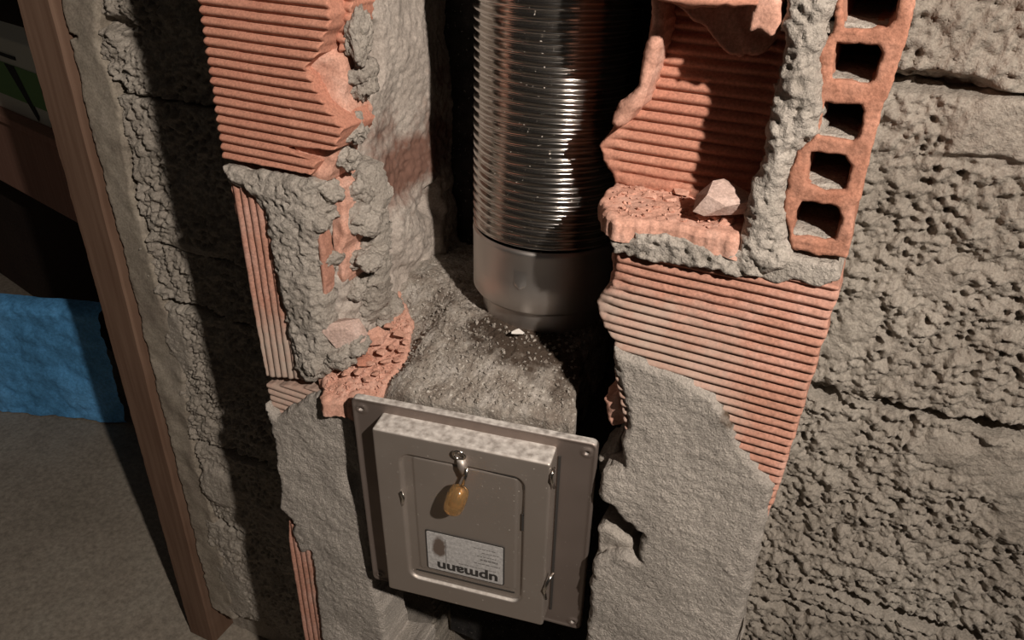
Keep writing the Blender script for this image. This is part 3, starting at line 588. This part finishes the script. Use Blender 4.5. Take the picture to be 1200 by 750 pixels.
# sticker
s_ = [DU(497, 621, LO), DU(591, 643, LO), DU(590, 689, LO), DU(501, 665, LO)]
sx0, sx1 = (s_[0][0] + s_[3][0]) / 2, (s_[1][0] + s_[2][0]) / 2; sz1, sz0 = (s_[0][1] + s_[1][1]) / 2, (s_[2][1] + s_[3][1]) / 2
SY = -LO + .0013
bd = slab('sticker_border', rrect(sx0, sx1, sz0, sz1, .001), 'F', SY, M['ink'], sd_o, h=(.002, .002), thick=.0006, wob=0, rnd=0, rows=1, snoise=0)
stk = slab('sticker', rrect(sx0 + .0013, sx1 - .0013, sz0 + .0013, sz1 - .0013, .0008), 'F', SY - .0004, M['paper'], sd_o, h=(.0012, .0012), thick=.0004, wob=0, rnd=0, rows=1, snoise=0,
           attr=lambda u, v: .9 * blob(u, v, (sx0 + .17 * (sx1 - sx0), sz0 + .62 * (sz1 - sz0)), (.008, .016)))
def text(name, body, x, z, size, mat, par, bold=0.0, sx=1.0):
    c = bpy.data.curves.new(name, 'FONT'); c.body = body; c.size = size; c.align_x = 'CENTER'; c.align_y = 'CENTER'; c.offset = bold; c.extrude = .0001; c.resolution_u = 3
    t = bpy.data.objects.new(name, c); COL.objects.link(t); dg = bpy.context.evaluated_depsgraph_get()
    me = bpy.data.meshes.new_from_object(t.evaluated_get(dg)); bpy.data.objects.remove(t); bpy.data.curves.remove(c)
    me.transform(Matrix.Translation((x, SY - .0007, z)) @ Matrix.Rotation(math.pi / 2, 4, 'X') @ Matrix.Rotation(math.pi, 4, 'Z') @ Matrix.Diagonal((sx, 1, 1, 1)))
    me.materials.clear(); me.materials.append(mat); return link(bpy.data.objects.new(name, me), par)
sw, sh = sx1 - sx0, sz1 - sz0
text('lettering', 'upmann', sx0 + sw * .53, sz0 + sh * .145, .0175, M['ink'], stk, .0005, 1.14)
bm = bmesh.new()
def bar(x0, x1, z, hgt):
    vs_ = [bm.verts.new((x, SY - .0006, zz)) for x, zz in ((x0, z), (x1, z), (x1, z + hgt), (x0, z + hgt))]; bm.faces.new(vs_)
rr = random.Random(5)
for row, (xa, xb) in enumerate(((.62, .95), (.70, .93), (.66, .90), (.72, .93), (.62, .90))):
    x = sx0 + sw * xa; z = sz0 + sh * (.44 + row * .095)
    while x < sx0 + sw * xb:
        l_ = rr.uniform(.0012, .004); bar(x, min(x + l_, sx0 + sw * xb), z, .0011 if row != 1 else .0022); x += l_ + .0008
x = sx0 + sw * .42
while x < sx0 + sw * .90:
    l_ = rr.uniform(.001, .003); bar(x, x + l_, sz0 + sh * .315, .0009); x += l_ + .0006
bar(sx0 + sw * .255, sx0 + sw * .263, sz0 + sh * .26, sh * .6)
bm_obj('small_print', bm, M['inkgrey'], stk)
# lock hanging from a ring at the top of the inner panel
def tube(name, pts, r, mat, par, n=8, closed=False, radii=None):
    pts = [Vector(p) for p in pts]; V, Fc = [], []; m_ = len(pts)
    for k, p in enumerate(pts):
        d = (pts[(k + 1) % m_] - pts[k - 1]) if closed or 0 < k < m_ - 1 else (pts[1] - pts[0] if k == 0 else pts[-1] - pts[-2])
        d.normalize(); a = d.orthogonal() if abs(d.y) > .9 else d.cross(Vector((0, 1, 0))); a.normalize(); b = d.cross(a); R_ = radii[k] if radii else r
        for q in range(n): t = 2 * math.pi * q / n; V.append(tuple(p + a * R_ * math.cos(t) + b * R_ * math.sin(t)))
    for k in range(m_ if closed else m_ - 1):
        k2 = (k + 1) % m_
        for q in range(n): Fc.append((k * n + q, k * n + (q + 1) % n, k2 * n + (q + 1) % n, k2 * n + q))
    if not closed: Fc += [tuple(range(n - 1, -1, -1)), tuple((m_ - 1) * n + q for q in range(n))]
    return mesh_obj(name, V, Fc, mat, par)
def dp(cx, cy, off): a = DU(400 + cx / 2.42, 440 + cy / 2.42, off); return Vector((a[0], -off, a[1]))
rc = dp(334, 226, LO + .004)
lock = tube('lock_ring', [rc + Vector((.0055 * math.cos(t), -.001 * math.sin(t), .0055 * math.sin(t))) for t in np.linspace(0, 2 * math.pi, 25)[:-1]], .0012, M['bright'], sd_o, closed=True)
tube('lock_tongue', [dp(338, 236, LO + .002), dp(344, 256, LO + .002), dp(350, 280, LO + .003)], .002, M['lid'], sd_o, radii=[.0038, .0050, .0036])
tube('lock_stem', [dp(357, 262, LO + .006), dp(353, 285, LO + .008), dp(342, 318, LO + .011)], .0016, M['bright'], sd_o)
kn = [dp(341, 316, LO + .011), dp(338, 322, LO + .012), dp(330, 340, LO + .014), dp(322, 362, LO + .016), dp(315, 380, LO + .0175), dp(312, 388, LO + .018)]
knob = tube('lock_knob', kn, .009, M['amber'], sd_o, n=20, radii=[.004, .0082, .0096, .0096, .0086, .005])
tube('knob_core', [dp(340, 322, LO + .013), dp(328, 352, LO + .015), dp(324, 366, LO + .016)], .0042, M['brass'], knob, n=12)
for (a, b, c) in (((606, 262), (598, 300), (603, 318)), ((602, 560), (576, 610), (580, 632)), ((171, 318), (176, 348), (172, 372))):
    tube('spring_clip', [dp(*a, LO * .8), dp((a[0] + b[0]) / 2 - 4, (a[1] + b[1]) / 2, LO + .002), dp(*b, LO + .003), dp(*c, LO * .9)], .0016, M['bright'], sd_o)
strip('lid_seam', [(lx1 + .003, lz0), (lx1 + .003, lz1 - .01)], .0022, .001, M['ink'], sd_o, -.0008)
# sheet metal sleeve behind the frame
bm = bmesh.new(); x0, x1, z0, z1, yb = -.082, .086, .022, DH - .03, .055
V = [bm.verts.new(p) for p in ((x0, .004, z0), (x1, .004, z0), (x1, .004, z1), (x0, .004, z1), (x0, yb, z0), (x1, yb, z0), (x1, yb, z1), (x0, yb, z1))]
for f in ((0, 1, 5, 4), (1, 2, 6, 5), (2, 3, 7, 6), (3, 0, 4, 7)): bm.faces.new([V[k] for k in f])
bm_obj('sleeve', bm, M['door'], sd_o)

# ================================================================== LOOSE FRAGMENTS
def fragment(name, px, py, z, size, mat, label, group, seed, rz=None, on=None):
    rg = random.Random(seed); bm = bmesh.new(); pts = []
    for k in range(16):
        v = Vector((rg.gauss(0, 1), rg.gauss(0, 1), rg.gauss(0, 1))).normalized() * rg.uniform(.8, 1.05)
        pts.append(bm.verts.new((v.x * size[0], v.y * size[1], max(v.z, -.55) * size[2])))
    r = bmesh.ops.convex_hull(bm, input=pts); bmesh.ops.delete(bm, geom=list({g for g in r['geom_interior'] + r['geom_unused'] if isinstance(g, bmesh.types.BMVert)}), context='VERTS')
    c = PZ(px, py, z); zmin = min(v.co.z for v in bm.verts)
    for v in bm.verts: v.co.z -= zmin
    o = bm_obj(name, bm, mat); o.location = (c[0], c[1], z); o.rotation_euler = (0, 0, rg.uniform(0, 6) if rz is None else rz)
    return tag(o, label, 'brick fragment', group)
fragment('brick_fragment', 846, 248, 1.203, (.026, .019, .0145), M['brick_pale'], 'largest loose brick chunk on the right ledge, beside the mortar column', None, 3, .3)
G = 'brick chips on the right ledge'
for n, (px, py, s) in enumerate([(752, 224, .006), (762, 232, .008), (775, 224, .005), (785, 236, .007), (797, 228, .011), (808, 217, .009), (812, 244, .006), (822, 256, .007), (838, 256, .008), (852, 264, .008), (800, 248, .006), (770, 243, .005), (741, 228, .005), (786, 248, .005), (860, 252, .006), (846, 250, .013), (838, 247, .011), (856, 254, .011)]):
    fragment('brick_chip', px, py, 1.194, (s, s * .75, s * .42), M['brick_raw'], 'small flat pink brick chip scattered on the right broken ledge', G, 40 + n)
fragment('brick_fragment', 403, 402, 1.000, (.024, .019, .024), M['brick_pale'], 'largest grey-pink brick chunk on the left lower ledge', None, 12, .4)
fragment('brick_fragment', 440, 400, .988, (.015, .012, .012), M['brick_raw'], 'angular red brick chunk right of the largest chunk on the left ledge', None, 23, 1.2)
fragment('brick_fragment', 426, 424, .974, (.014, .010, .006), M['brick'], 'dark red brick chunk in front on the left ledge', None, 35, 2.2)
G2 = 'brick chips on the left ledge'
for n, (px, py, s) in enumerate([(455, 385, .008), (468, 395, .009), (460, 408, .006), (447, 415, .008), (470, 412, .006), (434, 428, .006), (452, 426, .007), (420, 438, .008), (404, 440, .007), (440, 440, .006), (466, 424, .005), (410, 428, .005), (430, 446, .006), (476, 402, .006)]):
    fragment('brick_chip', px, py, .9755 + .028 * (430 - py) / 60, (s, s * .75, s * .5), M['brick_raw'], 'small pink brick chip on the left crumbled ledge', G2, 80 + n)
ORD = 'first second third fourth fifth sixth seventh eighth ninth tenth eleventh twelfth thirteenth fourteenth fifteenth sixteenth seventeenth eighteenth'.split()
for grp, side in ((G, 'right ledge below the ribbed recess'), (G2, 'left ledge above the steel door')):
    cps = [o for o in COL.objects if o.get('group') == grp]
    def sx_(o): v_ = RW.T @ (np.array(o.location) - CAM); return v_[0] / v_[2]
    for k_, o in enumerate(sorted(cps, key=sx_)): o['label'] = '%s small pink brick chip from the left on the %s' % (ORD[k_], side)
o_ = fragment('plaster_flake', 607, 392, 1.026, (.007, .005, .004), M['white_flake'], 'small white plaster flake lying in the ash in front of the pipe stub', None, 77)
o_['category'] = 'flake'
# crumbs
def crumbs(name, pts, smin, smax, mat, label, seed):
    rg = np.random.RandomState(seed); V, Fc = [], []
    T = np.array([(1, 0, 0), (-1, 0, 0), (0, 1, 0), (0, -1, 0), (0, 0, 1), (0, 0, -1)], float); tri = [(0, 2, 4), (2, 1, 4), (1, 3, 4), (3, 0, 4), (2, 0, 5), (1, 2, 5), (3, 1, 5), (0, 3, 5)]
    for p in pts:
        s = smin + (smax - smin) * rg.rand() ** 2.2; A, _ = np.linalg.qr(rg.normal(size=(3, 3))); b = len(V)
        V += ((T * rg.uniform(.6, 1.2, size=(6, 1))) * [1, .8, .6] @ A.T * s + p).tolist(); Fc += [tuple(b + k for k in t) for t in tri]
    return tag(mesh_obj(name, V, Fc, mat, None, smooth=False), label, 'rubble', kind='stuff')
rg = np.random.RandomState(9); pts = []
U, V_ = rg.uniform(-.40, -.17, 1500), rg.uniform(-.005, .16, 1500); s0 = poly_sdf(U, V_, shp); keep = (s0 > .004) & (np.hypot(U - PXc, V_ - PYc) > .068)
U, V_ = U[keep], V_[keep]; pts = np.stack([U, V_, .9725 + shelf(U, V_, None) + .0005], 1)
crumbs('grit', pts[::2], .0009, .0035, M['mortar'], 'pale grit strewn over the rubble bed below the pipe', 1)
crumbs('dark_grit', pts[1::2], .0009, .0032, M['rubble'], 'dark ash crumbs strewn over the rubble bed below the pipe', 2)
U, V_ = rg.uniform(ledge[:, 0].min(), ledge[:, 0].max(), 900), rg.uniform(ledge[:, 1].min(), ledge[:, 1].max(), 900); k_ = poly_sdf(U, V_, ledge) > .004; U, V_ = U[k_], V_[k_]
crumbs('brick_crumbs', np.stack([U, V_, .957 + .38 * V_ + .006 * billow(U, V_, 45, 41, 3) + .001], 1), .001, .004, M['brick_raw'], 'fine pink brick crumbs on the left ledge', 3)
U, V_ = rg.uniform(led[:, 0].min(), led[:, 0].max(), 500), rg.uniform(led[:, 1].min(), led[:, 1].max(), 500); k_ = poly_sdf(U, V_, led) > .006; U, V_ = U[k_], V_[k_]
crumbs('brick_crumbs', np.stack([U, V_, 1.1955 + .004 * fbm(U, V_, 35, 51, 3)], 1), .0008, .003, M['brick_raw'], 'fine pink brick crumbs on the right ledge', 4)

# ================================================================== NEXT ROOM, SEEN THROUGH THE DOORWAY
# workbench with a deep front board
BA = math.radians(-14)
wb = empty('workbench', (-1.95, .78, 0)); wb.rotation_euler = (0, 0, BA); tag(wb, 'dark brown wooden bench with deep front board in the next room', 'bench')
box('front_board', (-1.2, -.015, .585), (.75, .015, .80), M['bench'], wb, bev=.004)
box('bench_top', (-1.2, -.03, .80), (.75, .5, .82), M['bench'], wb, bev=.003)
for (x, y) in ((.65, .02), (.65, .42), (-1.1, .02), (-1.1, .42)): box('leg', (x, y, 0), (x + .07, y + .07, .80), M['bench'], wb, bev=.003)
box('back_panel', (-1.2, .10, .0), (.65, .12, .80), M['farwall'], wb)  # near-black sheet standing in for the shade below the bench
# printed package on the bench
pk = empty('printed_package', (-1.92, .82, .82)); pk.rotation_euler = (0, 0, BA); tag(pk, 'white and green printed package standing on the brown bench', 'package')
box('carton', (-.35, -.04, 0), (.30, .06, .20), M['white'], pk, bev=.004)
box('green_band', (-.352, -.042, .045), (.302, -.038, .135), M['green'], pk)
bm = bmesh.new(); t_ = [bm.verts.new(p) for p in ((-.10, -.0425, .135), (.02, -.0425, .005), (.03, -.0425, .02), (-.04, -.0425, .135))]; bm.faces.new(t_)
bm_obj('black_wedge', bm, M['printblack'], pk)
box('dark_band', (-.352, -.043, .152), (-.02, -.037, .160), M['printblack'], pk)
# blue tarpaulin bundle on the floor
tp = PZ(50, 483, 0.0)
bm = bmesh.new(); nx, nz = 90, 60; grid = []
bx0 = PZ(-60, 474, 0); bx1 = PZ(150, 495, 0); tz = .375
prof = [(0, 0), (.0, tz * .94), (.03, tz), (.30, tz)]
for a in range(nx + 1):
    s = a / nx; bx = bx0 + (bx1 - bx0) * s; row = []
    for b in range(nz + 1):
        t = b / nz
        aa = max(0, (t - .7) / .3) * math.pi / 2
        yo, z = (0.0, (tz - .03) * t / .7) if t < .7 else (.05 * (1 - math.cos(aa)), tz - .03 + .03 * math.sin(aa))
        row.append((bx[0] + .26 * yo, bx[1] + yo, z))
    grid.append(row)
G_ = np.array(grid).reshape(-1, 3); pr = np.stack([G_[:, 0] * 9 + G_[:, 1] * 4, G_[:, 2] * 14, G_[:, 1] * 9], 1)
wr_ = .022 * np.abs(perlin(pr)) + .010 * np.abs(perlin(pr * 2.3 + 5)) + .005 * perlin(pr * 5 + 3)
G_[:, 1] -= wr_; G_[:, 2] = np.maximum(G_[:, 2] + .3 * wr_ * sstep(.25, .34, G_[:, 2]), 0)
ks = np.arange(nx * nz); a_, b2 = ks // nz, ks % nz; q = a_ * (nz + 1) + b2
tag(mesh_obj('tarpaulin', G_.tolist(), np.stack([q, q + nz + 1, q + nz + 2, q + 1], 1).tolist(), M['tarp']), 'creased blue tarpaulin bundle on the cement floor below the bench', 'tarpaulin')
